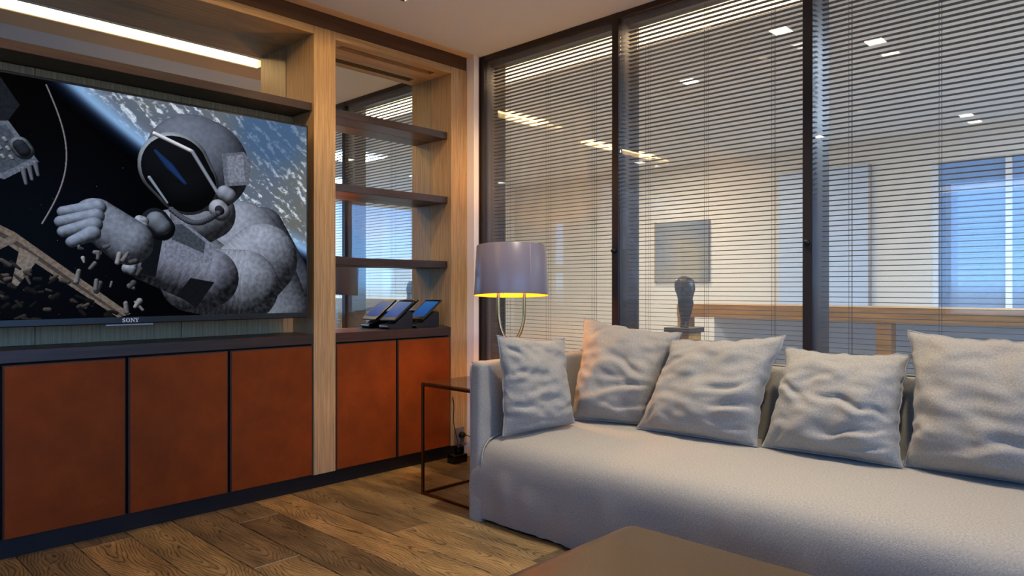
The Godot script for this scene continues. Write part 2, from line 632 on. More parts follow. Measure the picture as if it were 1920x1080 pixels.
# ------------------------------------------------------------------ the office seen through the blinds
func neighbour_room():
	var warm_wall := plain(Color(0.88, 0.865, 0.83), 0.85)
	var H := 2.66
	var f2 = block("floor_2", Vector3(3.42, -0.12, -4.2), Vector3(8.6, 0, 6.2), plain(Color(0.62, 0.62, 0.62), 0.9), self)
	tag(f2, "grey carpet of the neighbouring office", "", "", "structure")
	var c2 = block("ceiling_2", Vector3(3.42, H, -4.2), Vector3(8.6, H + 0.15, 6.2), plain(Color(0.90, 0.89, 0.87), 0.9), self)
	tag(c2, "pale ceiling of the neighbouring office", "", "", "structure")
	var n2 = block("wall_end_2", Vector3(3.42, 0, -4.35), Vector3(8.6, H, -4.2), warm_wall, self)
	tag(n2, "end wall of the neighbouring office", "", "", "structure")
	var n3 = block("wall_end_3", Vector3(3.42, 0, 6.2), Vector3(8.6, H, 6.35), warm_wall, self)
	tag(n3, "far end wall of the neighbouring office", "", "", "structure")
	var wr := Node3D.new()
	wr.name = "wall_far"
	add_child(wr)
	tag(wr, "pale far wall of the neighbouring office with a window", "", "", "structure")
	block("wall_panel", Vector3(8.0, 0, -4.2), Vector3(8.15, H, 1.55), warm_wall, wr)
	block("wall_panel", Vector3(8.0, 0, 1.55), Vector3(8.15, 0.55, 6.2), warm_wall, wr)
	block("wall_panel", Vector3(8.0, 2.35, 1.55), Vector3(8.15, H, 6.2), warm_wall, wr)
	block("wall_panel", Vector3(8.0, 0.55, 5.6), Vector3(8.15, 2.35, 6.2), warm_wall, wr)
	var wi := Node3D.new()
	wi.name = "window_5"
	add_child(wi)
	wi.position = Vector3(8.07, 0.55, 3.5)
	tag(wi, "office window with blue daylight", "", "", "structure")
	for z in [1.55, 2.16, 3.3, 4.4, 5.55]:
		block("window_frame", Vector3(8.03, 0.55, z), Vector3(8.11, 2.35, z + 0.05), M.white, wi)
	block("pane", Vector3(8.07, 0.55, 1.57), Vector3(8.076, 2.35, 5.6), M.tinted, wi, 0.0)
	# cove light along the partition
	var cv = thing("cove_light", Vector3(3.6, 2.62, 0.2), "glowing cream cove light beyond the top of the glass partition", "cove light")
	block("diffuser", Vector3(3.46, 2.60, -0.75), Vector3(3.74, 2.655, 1.95), glow(Color(1.0, 0.86, 0.64), 4.0), cv)
	area_light("cove_light_panel", Vector3(3.6, 2.59, 0.6), Vector2(0.26, 2.6), 2.0, Color(1.0, 0.88, 0.7))
	# linear lights
	for a in [[4.45, 5.0, -1.10, -0.90], [5.95, 7.2, -1.27, -1.12]]:
		var l = thing("office_light", Vector3((a[0] + a[1]) * 0.5, H, (a[2] + a[3]) * 0.5), "short linear office ceiling light seen through the blind near the column" if a[0] < 5 else "long linear office ceiling light seen through the middle panels", "ceiling light")
		block("diffuser", Vector3(a[0], H - 0.02, a[2]), Vector3(a[1], H + 0.02, a[3]), glow(Color(1.0, 0.85, 0.6), 2.5), l)
		area_light("office_light_panel", Vector3((a[0] + a[1]) * 0.5, H - 0.03, (a[2] + a[3]) * 0.5), Vector2(a[1] - a[0], 0.15), 8.0 if a[0] < 5 else 4.0, Color(1.0, 0.94, 0.84))
	for p in [Vector3(4.7, H, 3.3), Vector3(6.4, H, 3.7), Vector3(5.6, H, 5.1)]:
		var l = thing("office_panel_light", p, "square office panel light in the ceiling past the glass partition, over the counter" if p.x < 5 else "square office panel light beside the office window" if p.x > 6 else "square office panel light at the end of the office", "ceiling light")
		block("diffuser", p + Vector3(-0.3, -0.02, -0.3), p + Vector3(0.3, 0.02, 0.3), glow(Color(0.92, 0.96, 1.0), 1.5), l)
		area_light("office_panel_light_lamp", p + Vector3(0, -0.03, 0), Vector2(0.58, 0.58), 8.5, Color(0.80, 0.90, 1.0))
	var od = thing("office_downlight", Vector3(4.78, H, 0.69), "small square office downlight seen between the slats of the middle panel", "downlight")
	block("lens", Vector3(4.73, H - 0.008, 0.64), Vector3(4.83, H - 0.0005, 0.74), glow(Color(1.0, 0.95, 0.88), 6.0), od)
	spot_light(Vector3(4.78, H - 0.02, 0.69), Vector3.DOWN, 1.5, Color(1.0, 0.93, 0.84), 50.0)
	# wooden counter
	var oakc = veneer(noise_tex(0.02, 77, 4, Color(0.60, 0.42, 0.16), Color(0.76, 0.56, 0.26), 256, 0.7), Vector3(4, 4, 0.3), 0.5)
	var ct = thing("wooden_counter", Vector3(5.0, 0, 1.6), "wooden framed counter in the office beyond the blinds", "counter")
	block("counter_top", Vector3(4.75, 0.885, 0.60), Vector3(5.3, 0.975, 5.2), oakc, ct)
	for z in [0.60, 2.0, 3.6, 5.1]:
		block("leg", Vector3(4.76, 0, z), Vector3(4.86, 0.885, z + 0.09), oakc, ct)
	block("modesty_panel", Vector3(5.24, 0.05, 0.65), Vector3(5.27, 0.885, 5.15), plain(Color(0.74, 0.81, 0.88), 0.7), ct)
	# grey picture on the far wall
	var pc = thing("wall_panel_picture", Vector3(7.97, 1.1, -1.0), "blue grey rectangular panel hanging on the office wall behind the sculpture", "picture")
	block("panel", Vector3(7.95, 1.18, -1.62), Vector3(8.0, 1.94, -0.86), veneer(noise_tex(0.004, 88, 2, Color(0.42, 0.48, 0.56), Color(0.62, 0.60, 0.55), 256), Vector3(0.7, 0.7, 0.7), 0.6), pc)
	block("panel_edge", Vector3(7.955, 1.165, -1.635), Vector3(8.0, 1.955, -1.62), plain(Color(0.66, 0.58, 0.45), 0.6), pc)
	var gb = thing("glass_board", Vector3(7.97, 0.4, 0.75), "tall pale blue glass board on the office wall beside the window", "board")
	block("board", Vector3(7.945, 0.35, 0.02), Vector3(7.985, 2.40, 0.98), plain(Color(0.74, 0.82, 0.92), 0.3), gb)
	block("board_edge", Vector3(7.94, 0.35, 0.9805), Vector3(7.985, 2.40, 1.0), M.steel, gb)
	# plinth and sculpture
	var pl = thing("plinth", Vector3(3.95, 0, 0.0), "dark topped wooden plinth under the sculpture", "plinth")
	var sc_at := Vector3(3.92, 0.855, 1.145)
	pl.position = Vector3(sc_at.x, 0, sc_at.z)
	block("plinth_top", Vector3(sc_at.x - 0.09, 0.825, sc_at.z - 0.09), Vector3(sc_at.x + 0.09, 0.855, sc_at.z + 0.09), M.dark, pl)
	block("plinth_body", Vector3(sc_at.x - 0.075, 0, sc_at.z - 0.075), Vector3(sc_at.x + 0.075, 0.825, sc_at.z + 0.075), oakc, pl)
	var sn = noise(7.0, 5, 2)
	var g := []
	var prof := [[0.0, 0.0], [0.026, 0.0], [0.024, 0.02], [0.022, 0.035], [0.031, 0.07], [0.043, 0.11], [0.052, 0.15], [0.050, 0.175], [0.056, 0.205], [0.063, 0.235], [0.063, 0.262], [0.056, 0.290], [0.038, 0.308], [0.014, 0.318], [0.0, 0.319]]
	var st = smooth_begin()
	for p in prof:
		var row := []
		for k in 37:
			var t := TAU * (k % 36) / 36
			var q := Vector3(cos(t), p[1] * 4.0, sin(t))
			var r: float = p[0] * (1.0 + 0.22 * sn.get_noise_3dv(q * 0.22))
			var lean: float = 0.012 * sin(p[1] * 11.0)
			row.append(Vector3(cos(t) * r * 0.85 - lean * 0.5, p[1], sin(t) * r + lean))
		g.append(row)
	sheet(st, g)
	var sc = put("sculpture", finish(st), plain(Color(0.03, 0.042, 0.04), 0.4), self, sc_at)
	tag(sc, "dark bronze abstract torso sculpture on the wooden plinth", "sculpture")

# ------------------------------------------------------------------ built-in unit
const P0 := 0.161
const P1 := 2.020
const P2 := 2.154
const P3 := 3.004
const P4 := 3.142
const TOP := 2.476

func builtin():
	var u = thing("shelving_frame", Vector3(1.6, 0, -0.1), "light oak built-in frame of posts and header around the television wall", "built-in frame")
	block("post", Vector3(0.02, 0.087, -0.30), Vector3(P0, TOP + 0.044, 0), M.oak, u)
	block("post", Vector3(P1, 0.087, -0.30), Vector3(P2, TOP + 0.044, 0), M.oak, u)
	block("post", Vector3(P3, 0.087, -0.30), Vector3(P4, TOP + 0.044, 0), M.oak, u)
	for a in [[-2.79, 0.02], [P0, P1], [P2, P3]]:
		block("header", Vector3(a[0] + 0.0005, TOP, -0.012), Vector3(a[1] - 0.0005, TOP + 0.044, -0.0005), M.oak_flat, u)
	block("fascia", Vector3(-2.79, TOP + 0.0445, -0.30), Vector3(P4, CEIL - 0.0035, -0.004), M.beam, u)
	# undersides above the bays; the right one has an air slot
	block("soffit", Vector3(P0, TOP, -0.31), Vector3(P1, TOP + 0.044, -0.0125), M.oak_flat, u)
	for z in [[-0.21, -0.128], [-0.066, -0.0125]]:
		block("soffit", Vector3(P2, TOP, z[0]), Vector3(P3, TOP + 0.044, z[1]), M.oak_flat, u)
	block("soffit", Vector3(P2, TOP, -0.128), Vector3(2.235, TOP + 0.044, -0.066), M.oak_flat, u)
	block("soffit", Vector3(2.925, TOP, -0.128), Vector3(P3, TOP + 0.044, -0.066), M.oak_flat, u)
	var sl = block("air_slot", Vector3(2.235, TOP + 0.03, -0.128), Vector3(2.925, TOP + 0.044, -0.066), M.gap, u)
	sl.set_meta("label", "black air outlet slot")
	# panelling to the left of the television bay, outside the picture
	block("side_panel", Vector3(-2.79, 0.087, -0.30), Vector3(0.0195, TOP, -0.01), M.oak, u)
	# boards behind the television
	for a in [[P0, 0.788], [0.788, 1.408], [1.408, P1]]:
		block("back_panel", Vector3(a[0] + 0.001, 0.851, -0.245), Vector3(a[1] - 0.001, 2.06, -0.218), M.oak, u)
	block("plinth", Vector3(-2.79, 0, -0.30), Vector3(P4, 0.086, -0.055), M.black, u)
	# mirrors
	var m1 = block("mirror", Vector3(P0 + 0.001, 2.1045, -0.312), Vector3(P1 - 0.001, TOP - 0.0005, -0.302), M.mirror, self, 0.0)
	tag(m1, "long mirror strip above the shelf over the television", "mirror")
	var m2 = block("mirror", Vector3(P2 + 0.001, 0.851, -0.212), Vector3(P3 - 0.001, TOP - 0.0005, -0.202), M.mirror, self, 0.0)
	tag(m2, "tall mirror at the back of the open shelves beside the corner column", "mirror")
	# worktops
	var w1 = block("worktop", Vector3(P0 + 0.001, 0.797, -0.30), Vector3(P1 - 0.001, 0.85, -0.002), M.dark, self, 0.002)
	tag(w1, "long dark wood worktop under the television", "worktop")
	var w2 = block("worktop", Vector3(P2 + 0.001, 0.797, -0.30), Vector3(P3 - 0.001, 0.85, -0.002), M.dark, self, 0.002)
	tag(w2, "short dark wood worktop carrying two tablets", "worktop")
	# shelves
	var s0 = block("shelf", Vector3(P0 + 0.001, 2.061, -0.30), Vector3(P1 - 0.001, 2.104, -0.02), M.dark, self, 0.002)
	tag(s0, "long dark wood shelf above the television", "shelf")
	var names := ["topmost of three dark wood shelves in front of the mirror", "middle one of three dark wood shelves in front of the mirror", "lowest of three dark wood shelves, above the two tablets"]
	var ys := [2.059, 1.644, 1.229]
	for k in 3:
		var s = block("shelf", Vector3(P2 + 0.001, ys[k], -0.2015), Vector3(P3 - 0.001, ys[k] + 0.044, -0.035), M.dark, self, 0.002)
		tag(s, names[k], "shelf", "shelves of the mirrored bay")
	# low cabinets with leather doors
	var labels := ["leather fronted low cabinet three doors away from the oak post", "brown leather cabinet door two doors away from the oak post", "brown leather cabinet door in the middle under the television", "brown leather cabinet door next to the oak post, under the television", "orange brown leather cabinet door under the tablets, next to the middle oak post", "orange brown leather cabinet door behind the side table"]
	var n := 0
	for a in [[P0, P1, 4], [P2, P3, 2]]:
		var w: float = (a[1] - a[0]) / a[2]
		for k in a[2]:
			var x0: float = a[0] + w * k
			var x1: float = x0 + w
			var c = thing("low_cabinet", Vector3((x0 + x1) * 0.5, 0.087, -0.15), labels[n], "cabinet", "low cabinets of the built-in unit")
			block("carcass", Vector3(x0 + 0.001, 0.087, -0.30), Vector3(x1 - 0.001, 0.796, -0.028), M.gap, c)
			var d = block("door", Vector3(x0 + 0.0055, 0.088, -0.026), Vector3(x1 - 0.0055, 0.789, -0.005), M.edge, c, 0.002)
			block("leather_panel", Vector3(x0 + 0.0115, 0.0925, -0.0052), Vector3(x1 - 0.0115, 0.783, -0.0022), M.leather[n % 3], d, 0.002)
			n += 1

# ------------------------------------------------------------------ television
var im: Image
const IW := 960
const IH := 560
const ASP := 1.715
var fold: FastNoiseLite

func dab(p0: Vector2, p1: Vector2, r0: float, r1: float, c: Color, ridge := 0.25, lit := Vector3(-0.35, -0.62, 0.70), along := 0.0):
	var rm: float = maxf(r0, r1)
	var lo := Vector2(minf(p0.x, p1.x) - rm, minf(p0.y, p1.y) - rm)
	var hi := Vector2(maxf(p0.x, p1.x) + rm, maxf(p0.y, p1.y) + rm)
	var d := p1 - p0
	var dd: float = maxf(d.length_squared(), 1e-6)
	for y in range(maxi(0, int(lo.y * IH)), mini(IH, int(hi.y * IH) + 1)):
		for x in range(maxi(0, int(lo.x / ASP * IW)), mini(IW, int(hi.x / ASP * IW) + 1)):
			var q := Vector2(float(x) / IW * ASP, float(y) / IH)
			var t: float = clampf((q - p0).dot(d) / dd, 0.0, 1.0)
			var o := q - p0 - d * t
			var r: float = lerpf(r0, r1, t)
			var e: float = o.length() / r
			if e >= 1.0: continue
			var n := Vector3(o.x / r, o.y / r, sqrt(1.0 - e * e))
			var f: float = fold.get_noise_2d(q.x * 90.0 + t * along * 60.0, q.y * 90.0) * ridge
			if along > 0.0: f += sin(t * along * 40.0 + fold.get_noise_2d(q.x * 20, q.y * 20) * 3.0) * ridge * 0.25
			var s: float = 0.20 + 0.85 * maxf(0.0, n.dot(lit)) + f * 0.6
			im.set_pixel(x, y, Color(c.r * s, c.g * s, c.b * s))

func poly(pts: Array, c: Color, grit := 0.12):
	var lo := Vector2(9, 9)
	var hi := Vector2(-9, -9)
	for p in pts:
		lo = lo.min(p)
		hi = hi.max(p)
	var pk := PackedVector2Array(pts)
	for y in range(maxi(0, int(lo.y * IH)), mini(IH, int(hi.y * IH) + 1)):
		for x in range(maxi(0, int(lo.x / ASP * IW)), mini(IW, int(hi.x / ASP * IW) + 1)):
			var q := Vector2(float(x) / IW * ASP, float(y) / IH)
			if Geometry2D.is_point_in_polygon(q, pk):
				var s: float = 1.0 + grit * fold.get_noise_2d(q.x * 150.0, q.y * 150.0) * 2.0
				im.set_pixel(x, y, Color(c.r * s, c.g * s, c.b * s))

func v(tx, ty) -> Vector2: return Vector2(tx * ASP, ty)

func screen_picture():
	# a generic space scene: planet limb, a suited figure with a closed visor, station beams
	im = Image.create(IW, IH, false, Image.FORMAT_RGB8)
	fold = noise(0.35, 4, 3)
	var cloud = noise(1.0, 21, 5)
	cloud.fractal_gain = 0.6
	var rng := RandomNumberGenerator.new()
	rng.seed = 3
	# circle through three points of the limb
	var a := Vector2(0.353 * ASP, -0.01)
	var b := Vector2(0.551 * ASP, 0.253)
	var c := Vector2(0.989 * ASP, 0.675)
	var dd := 2.0 * (a.x * (b.y - c.y) + b.x * (c.y - a.y) + c.x * (a.y - b.y))
	var ctr := Vector2(((a.length_squared()) * (b.y - c.y) + b.length_squared() * (c.y - a.y) + c.length_squared() * (a.y - b.y)) / dd, (a.length_squared() * (c.x - b.x) + b.length_squared() * (a.x - c.x) + c.length_squared() * (b.x - a.x)) / dd)
	var rad := ctr.distance_to(a)
	for y in IH:
		for x in IW:
			var q := Vector2(float(x) / IW * ASP, float(y) / IH)
			var e: float = q.distance_to(ctr) - rad
			var col := Color(0.006, 0.007, 0.010)
			if e < 0.09:
				var air: float = smoothstep(0.085, -0.02, e)
				col = Color(0.02, 0.06, 0.16).lerp(Color(0.52, 0.68, 0.86), air * air * air) * air
				if e < 0.0:
					var w: float = cloud.get_noise_2d((q.x + q.y) * 5.0, (q.x - q.y) * 16.0) + 0.6 * cloud.get_noise_2d(q.x * 26.0 + 50.0, q.y * 34.0)
					var ground := Color(0.36, 0.40, 0.46).lerp(Color(0.40, 0.41, 0.40), clampf(0.5 + cloud.get_noise_2d(q.x * 3.0, q.y * 3.0 + 80.0) * 1.6, 0, 1))
					var sea: float = smoothstep(0.30, 0.10, q.distance_to(Vector2(1.52, 0.06)))
					ground = ground.lerp(Color(0.27, 0.37, 0.50), sea)
					var white := Color(0.80, 0.84, 0.90)
					var full := ground.lerp(white, smoothstep(0.02, 0.55, w) * (1.0 - 0.75 * sea))
					col = col.lerp(full, smoothstep(0.0, -0.10, e))
			im.set_pixel(x, y, col)
	for k in 40:
		var s := rng.randf_range(0.3, 0.9)
		im.set_pixel(rng.randi_range(0, int(IW * 0.5)), rng.randi_range(0, IH - 1), Color(s, s, s))
	var suit := Color(0.56, 0.59, 0.66)
	var shade := Color(0.36, 0.38, 0.45)
	# cable and instrument box
	var prev := v(0.315, 0.02)
	for k in range(1, 26):
		var t := k / 25.0
		var p := v(0.315 + 0.052 * sin(t * PI * 0.93) - 0.02 * t, 0.02 + 0.58 * t)
		dab(prev, p, 0.0035, 0.0035, Color(0.55, 0.53, 0.58), 0.0)
		prev = p
	poly([v(0.16, 0.10), v(0.225, 0.02), v(0.262, 0.12), v(0.236, 0.20), v(0.16, 0.20)], Color(0.10, 0.11, 0.14))
	poly([v(0.16, 0.22), v(0.240, 0.19), v(0.300, 0.345), v(0.232, 0.43), v(0.16, 0.40)], Color(0.34, 0.37, 0.43))
	poly([v(0.16, 0.24), v(0.236, 0.21), v(0.285, 0.335), v(0.228, 0.405), v(0.16, 0.375)], Color(0.24, 0.27, 0.32))
	dab(v(0.262, 0.285), v(0.270, 0.305), 0.036, 0.036, Color(0.40, 0.43, 0.48), 0.1)
	dab(v(0.262, 0.285), v(0.270, 0.305), 0.024, 0.024, Color(0.16, 0.18, 0.22), 0.1)
	for i in 3:
		for j in 3:
			dab(v(0.200 + 0.016 * j + 0.006 * i, 0.265 + 0.035 * i), v(0.203 + 0.016 * j + 0.006 * i, 0.272 + 0.035 * i), 0.008, 0.008, Color(0.55, 0.58, 0.62), 0.0)
	for k in 3: dab(v(0.268 + 0.012 * k, 0.38 - 0.015 * k), v(0.274 + 0.012 * k, 0.44 - 0.02 * k), 0.010, 0.006, Color(0.42, 0.44, 0.50), 0.1)
	# backpack and torso
	dab(v(0.86, 0.56), v(0.95, 0.86), 0.11, 0.13, shade, 0.2)
	dab(v(0.79, 0.66), v(0.86, 1.02), 0.23, 0.26, suit, 0.2)
	dab(v(0.60, 0.62), v(0.70, 0.80), 0.12, 0.16, suit, 0.2)
	# helmet: hood, visor, side pack
	dab(v(0.675, 0.52), v(0.700, 0.50), 0.135, 0.13, suit, 0.15)
	dab(v(0.665, 0.26), v(0.685, 0.27), 0.225, 0.225, Color(0.40, 0.43, 0.50), 0.14)
	dab(v(0.612, 0.30), v(0.640, 0.37), 0.165, 0.150, Color(0.60, 0.64, 0.70), 0.05)
	dab(v(0.612, 0.302), v(0.640, 0.37), 0.150, 0.137, Color(0.055, 0.065, 0.085), 0.08)
	for k in 40:
		var t := k / 39.0
		dab(v(0.560 + 0.075 * t, 0.235 + 0.135 * t), v(0.562 + 0.075 * t, 0.238 + 0.135 * t), 0.020 * (1.0 - absf(2 * t - 1) * 0.6), 0.020 * (1.0 - absf(2 * t - 1) * 0.6), Color(0.10, 0.19, 0.36), 0.05)
	dab(v(0.545, 0.36), v(0.590, 0.47), 0.008, 0.005, Color(0.62, 0.67, 0.75), 0.0)
	dab(v(0.558, 0.155), v(0.655, 0.215), 0.010, 0.010, Color(0.95, 0.95, 1.0), 0.0)
	dab(v(0.655, 0.215), v(0.735, 0.43), 0.010, 0.009, Color(0.62, 0.65, 0.72), 0.0)
	poly([v(0.735, 0.205), v(0.800, 0.180), v(0.822, 0.225), v(0.815, 0.345), v(0.745, 0.365)], Color(0.36, 0.38, 0.44))
	poly([v(0.750, 0.215), v(0.797, 0.195), v(0.804, 0.330), v(0.755, 0.345)], Color(0.45, 0.47, 0.53))
	dab(v(0.745, 0.400), v(0.755, 0.410), 0.040, 0.040, suit, 0.1)
	dab(v(0.726, 0.478), v(0.734, 0.492), 0.046, 0.046, Color(0.62, 0.64, 0.70), 0.1)
	dab(v(0.728, 0.482), v(0.732, 0.488), 0.020, 0.020, Color(0.16, 0.17, 0.2), 0.0)
	# neck ring
	for k in 20:
		var t := k / 19.0
		dab(v(0.600 + 0.125 * t, 0.500 + 0.055 * sin(t * PI)), v(0.602 + 0.125 * t, 0.500 + 0.055 * sin(t * PI)), 0.013, 0.013, Color(0.30, 0.32, 0.37), 0.0)
	# upper arm crossing the body, forearm, cuff and glove
	dab(v(0.86, 0.72), v(0.79, 0.84), 0.185, 0.19, suit, 0.25, Vector3(-0.35, -0.62, 0.70), 1.2)
	dab(v(0.80, 0.86), v(0.66, 0.83), 0.185, 0.155, suit, 0.25, Vector3(-0.3, -0.7, 0.65), 1.5)
	dab(v(0.70, 0.82), v(0.545, 0.735), 0.145, 0.105, Color(0.50, 0.52, 0.60), 0.25, Vector3(-0.3, -0.7, 0.65), 1.2)
	poly([v(0.615, 0.90), v(0.650, 0.82), v(0.715, 0.84), v(0.665, 0.965)], Color(0.06, 0.065, 0.08))
	poly([v(0.520, 0.80), v(0.545, 0.60), v(0.580, 0.62), v(0.560, 0.82)], Color(0.05, 0.06, 0.08))
	poly([v(0.590, 0.555), v(0.625, 0.545), v(0.712, 0.655), v(0.708, 0.745), v(0.580, 0.745)], Color(0.42, 0.44, 0.51))
	poly([v(0.600, 0.570), v(0.628, 0.565), v(0.690, 0.645), v(0.686, 0.700), v(0.602, 0.640)], Color(0.22, 0.25, 0.29))
	dab(v(0.560, 0.56), v(0.576, 0.59), 0.062, 0.058, Color(0.10, 0.12, 0.16), 0.1)
	dab(v(0.562, 0.558), v(0.576, 0.582), 0.044, 0.040, Color(0.44, 0.48, 0.54), 0.1)
	for k in 12:
		var t := k / 11.0
		dab(v(0.522 - 0.03 * t, 0.56 + 0.22 * t), v(0.530 - 0.03 * t, 0.565 + 0.22 * t), 0.024, 0.024, Color(0.58, 0.61, 0.68), 0.4)
	dab(v(0.495, 0.66), v(0.420, 0.565), 0.105, 0.090, Color(0.52, 0.56, 0.64), 0.22)
	for k in 4:
		dab(v(0.425 - 0.004 * k, 0.515 + 0.038 * k), v(0.350 - 0.012 * k + 0.012 * k * k * 0.5, 0.545 + 0.042 * k), 0.033, 0.024, Color(0.50, 0.55, 0.64), 0.2)
	# station beams
	poly([v(0.10, 0.50), v(0.252, 0.640), v(0.500, 0.985), v(0.470, 1.0), v(0.236, 0.690), v(0.10, 0.57)], Color(0.40, 0.36, 0.33))
	poly([v(0.10, 0.525), v(0.246, 0.662), v(0.484, 0.992), v(0.478, 0.996), v(0.240, 0.676), v(0.10, 0.545)], Color(0.24, 0.22, 0.21))
	poly([v(0.10, 0.80), v(0.245, 0.655), v(0.258, 0.675), v(0.12, 0.83)], Color(0.38, 0.35, 0.33))
	poly([v(0.262, 0.70), v(0.300, 0.745), v(0.258, 0.86), v(0.245, 0.86)], Color(0.42, 0.39, 0.37))
	for k in 90:
		var p := v(rng.randf_range(0.15, 0.46), rng.randf_range(0.74, 1.0))
		if p.y < 0.70 + (p.x / ASP - 0.24) * 1.25: continue
		var g := rng.randf_range(0.05, 0.34)
		dab(p, p + Vector2(rng.randf_range(0.01, 0.03), rng.randf_range(-0.02, 0.03)), rng.randf_range(0.004, 0.012), rng.randf_range(0.004, 0.010), Color(g, g * 0.92, g * 0.88), 0.1)
	for k in 26:
		var p := v(rng.randf_range(0.36, 0.53), rng.randf_range(0.68, 0.95))
		if p.y > 0.60 + (p.x / ASP - 0.24) * 1.45: continue
		var g := rng.randf_range(0.2, 0.6)
		dab(p, p + Vector2(rng.randf_range(-0.02, 0.03), rng.randf_range(0.0, 0.05)), rng.randf_range(0.005, 0.014), rng.randf_range(0.004, 0.012), Color(g, g, g * 1.05), 0.2)
	return ImageTexture.create_from_image(im)

func television():
	var x0 := 0.216
	var x1 := 1.960
	var y0 := 0.943
	var y1 := 1.960
	var t = thing("television", Vector3(1.088, 0.943, 0.02), "large flat television showing a spacesuited figure above a planet", "television")
	block("housing", Vector3(x0 + 0.06, y0 + 0.05, -0.20), Vector3(x1 - 0.06, y1 - 0.12, -0.012), M.plastic, t)
	block("bezel", Vector3(x0, y0, -0.012), Vector3(x1, y1, 0.046), M.plastic, t, 0.004)
	var sm := plain(Color(0.01, 0.01, 0.01), 0.22)
	sm.metallic_specular = 0.1
	sm.emission_enabled = true
	sm.emission_operator = BaseMaterial3D.EMISSION_OP_MULTIPLY
	sm.emission = Color.WHITE
	sm.emission_texture = screen_picture()
	sm.emission_energy_multiplier = 1.0
	var q := QuadMesh.new()
	q.size = Vector2(x1 - x0 - 0.022, y1 - y0 - 0.040)
	var sc = put("screen", q, sm, t, Vector3(1.088, y0 + 0.029 + q.size.y * 0.5, 0.0466) - t.position)
	sc.set_meta("label", "screen with a generic space picture")
	area_light("screen_light", Vector3(1.3, 1.45, 0.056), Vector2(1.2, 0.9), 0.10, Color(0.75, 0.85, 1.0), Vector3.BACK)
	var tm := TextMesh.new()
	tm.text = "SONY"
	var fo := SystemFont.new()
	fo.font_names = PackedStringArray(["Droid Serif"])
	fo.font_weight = 700
	tm.font = fo
	tm.font_size = 32
	tm.pixel_size = 0.00075
	tm.depth = 0.002
	put("lettering", tm, plain(Color(0.85, 0.86, 0.88), 0.4), t, Vector3(1.088, y0 + 0.0150, 0.0470) - t.position)
	block("logo_bar", Vector3(0.99, y0 - 0.008, 0.02), Vector3(1.185, y0 - 0.0005, 0.044), M.steel, t)

# ------------------------------------------------------------------ tablets on wedge stands
func tablets():
	var lab := ["tablet on a black wedge stand, the one further from the side wall", "tablet on a black wedge stand next to the oak side wall"]
	for k in 2:
		var ox: float = 2.552 + 0.195 * k
		var t = thing("tablet_stand", Vector3(ox, 0.85, -0.105 if k == 0 else -0.084), lab[k], "tablet", "tablets on the short worktop")
		# wedge: outline in x-y, drawn out along z
		var o := [Vector2(0.012, 0), Vector2(0.183, 0), Vector2(0.187, 0.006), Vector2(0.187, 0.092), Vector2(0.180, 0.102), Vector2(0.150, 0.102), Vector2(0.05, 0.032), Vector2(0.0, 0.028), Vector2(0.0, 0.012)]
		var st := SurfaceTool.new()
		st.begin(Mesh.PRIMITIVE_TRIANGLES)
		st.set_smooth_group(-1)
		var c := Vector2(0.115, 0.035)
		for i in o.size():
			var p: Vector2 = o[i]
			var q: Vector2 = o[(i + 1) % o.size()]
			var nn := Vector3((p + q).x * 0.5 - c.x, (p + q).y * 0.5 - c.y, 0)
			quad(st, Vector3(p.x, p.y, -0.045), Vector3(q.x, q.y, -0.045), Vector3(q.x, q.y, 0.045), Vector3(p.x, p.y, 0.045), nn)
			for z in [-0.045, 0.045]:
				tri(st, Vector3(c.x, c.y, z), Vector3(p.x, p.y, z), Vector3(q.x, q.y, z), Vector3(0, 0, z))
		st.generate_normals()
		put("stand", st.commit(), M.plastic, t)
		block("light_bar", Vector3(ox - 0.003, 0.866, t.position.z - 0.042), Vector3(ox + 0.004, 0.872, t.position.z + 0.042), M.steel, t)
		var ang := atan2(0.118, 0.158)
		var body = put("tablet", box_mesh(Vector3(0.200, 0.011, 0.150), 0.003), M.plastic, t, Vector3(0.108, 0.112, 0), Vector3(0, 0, ang))
		var g := GradientTexture2D.new()
		var gr := Gradient.new()
		gr.set_color(0, Color(0.20, 0.36, 0.72) if k == 0 else Color(0.10, 0.36, 0.72))
		gr.set_color(1, Color(0.50, 0.58, 0.78) if k == 0 else Color(0.22, 0.50, 0.80))
		g.gradient = gr
		g.width = 64
		g.height = 8
		var m := plain(Color(0.02, 0.02, 0.02), 0.15)
		m.emission_enabled = true
		m.emission_operator = BaseMaterial3D.EMISSION_OP_MULTIPLY
		m.emission = Color.WHITE
		m.emission_texture = g
		m.emission_energy_multiplier = 0.55
		var pm := PlaneMesh.new()
		pm.size = Vector2(0.152, 0.130)
		put("screen", pm, m, body, Vector3(0.004, 0.0059, 0))

# ------------------------------------------------------------------ sofa
const SX := 2.298
const SZ0 := 0.932
const SZ1 := 3.98

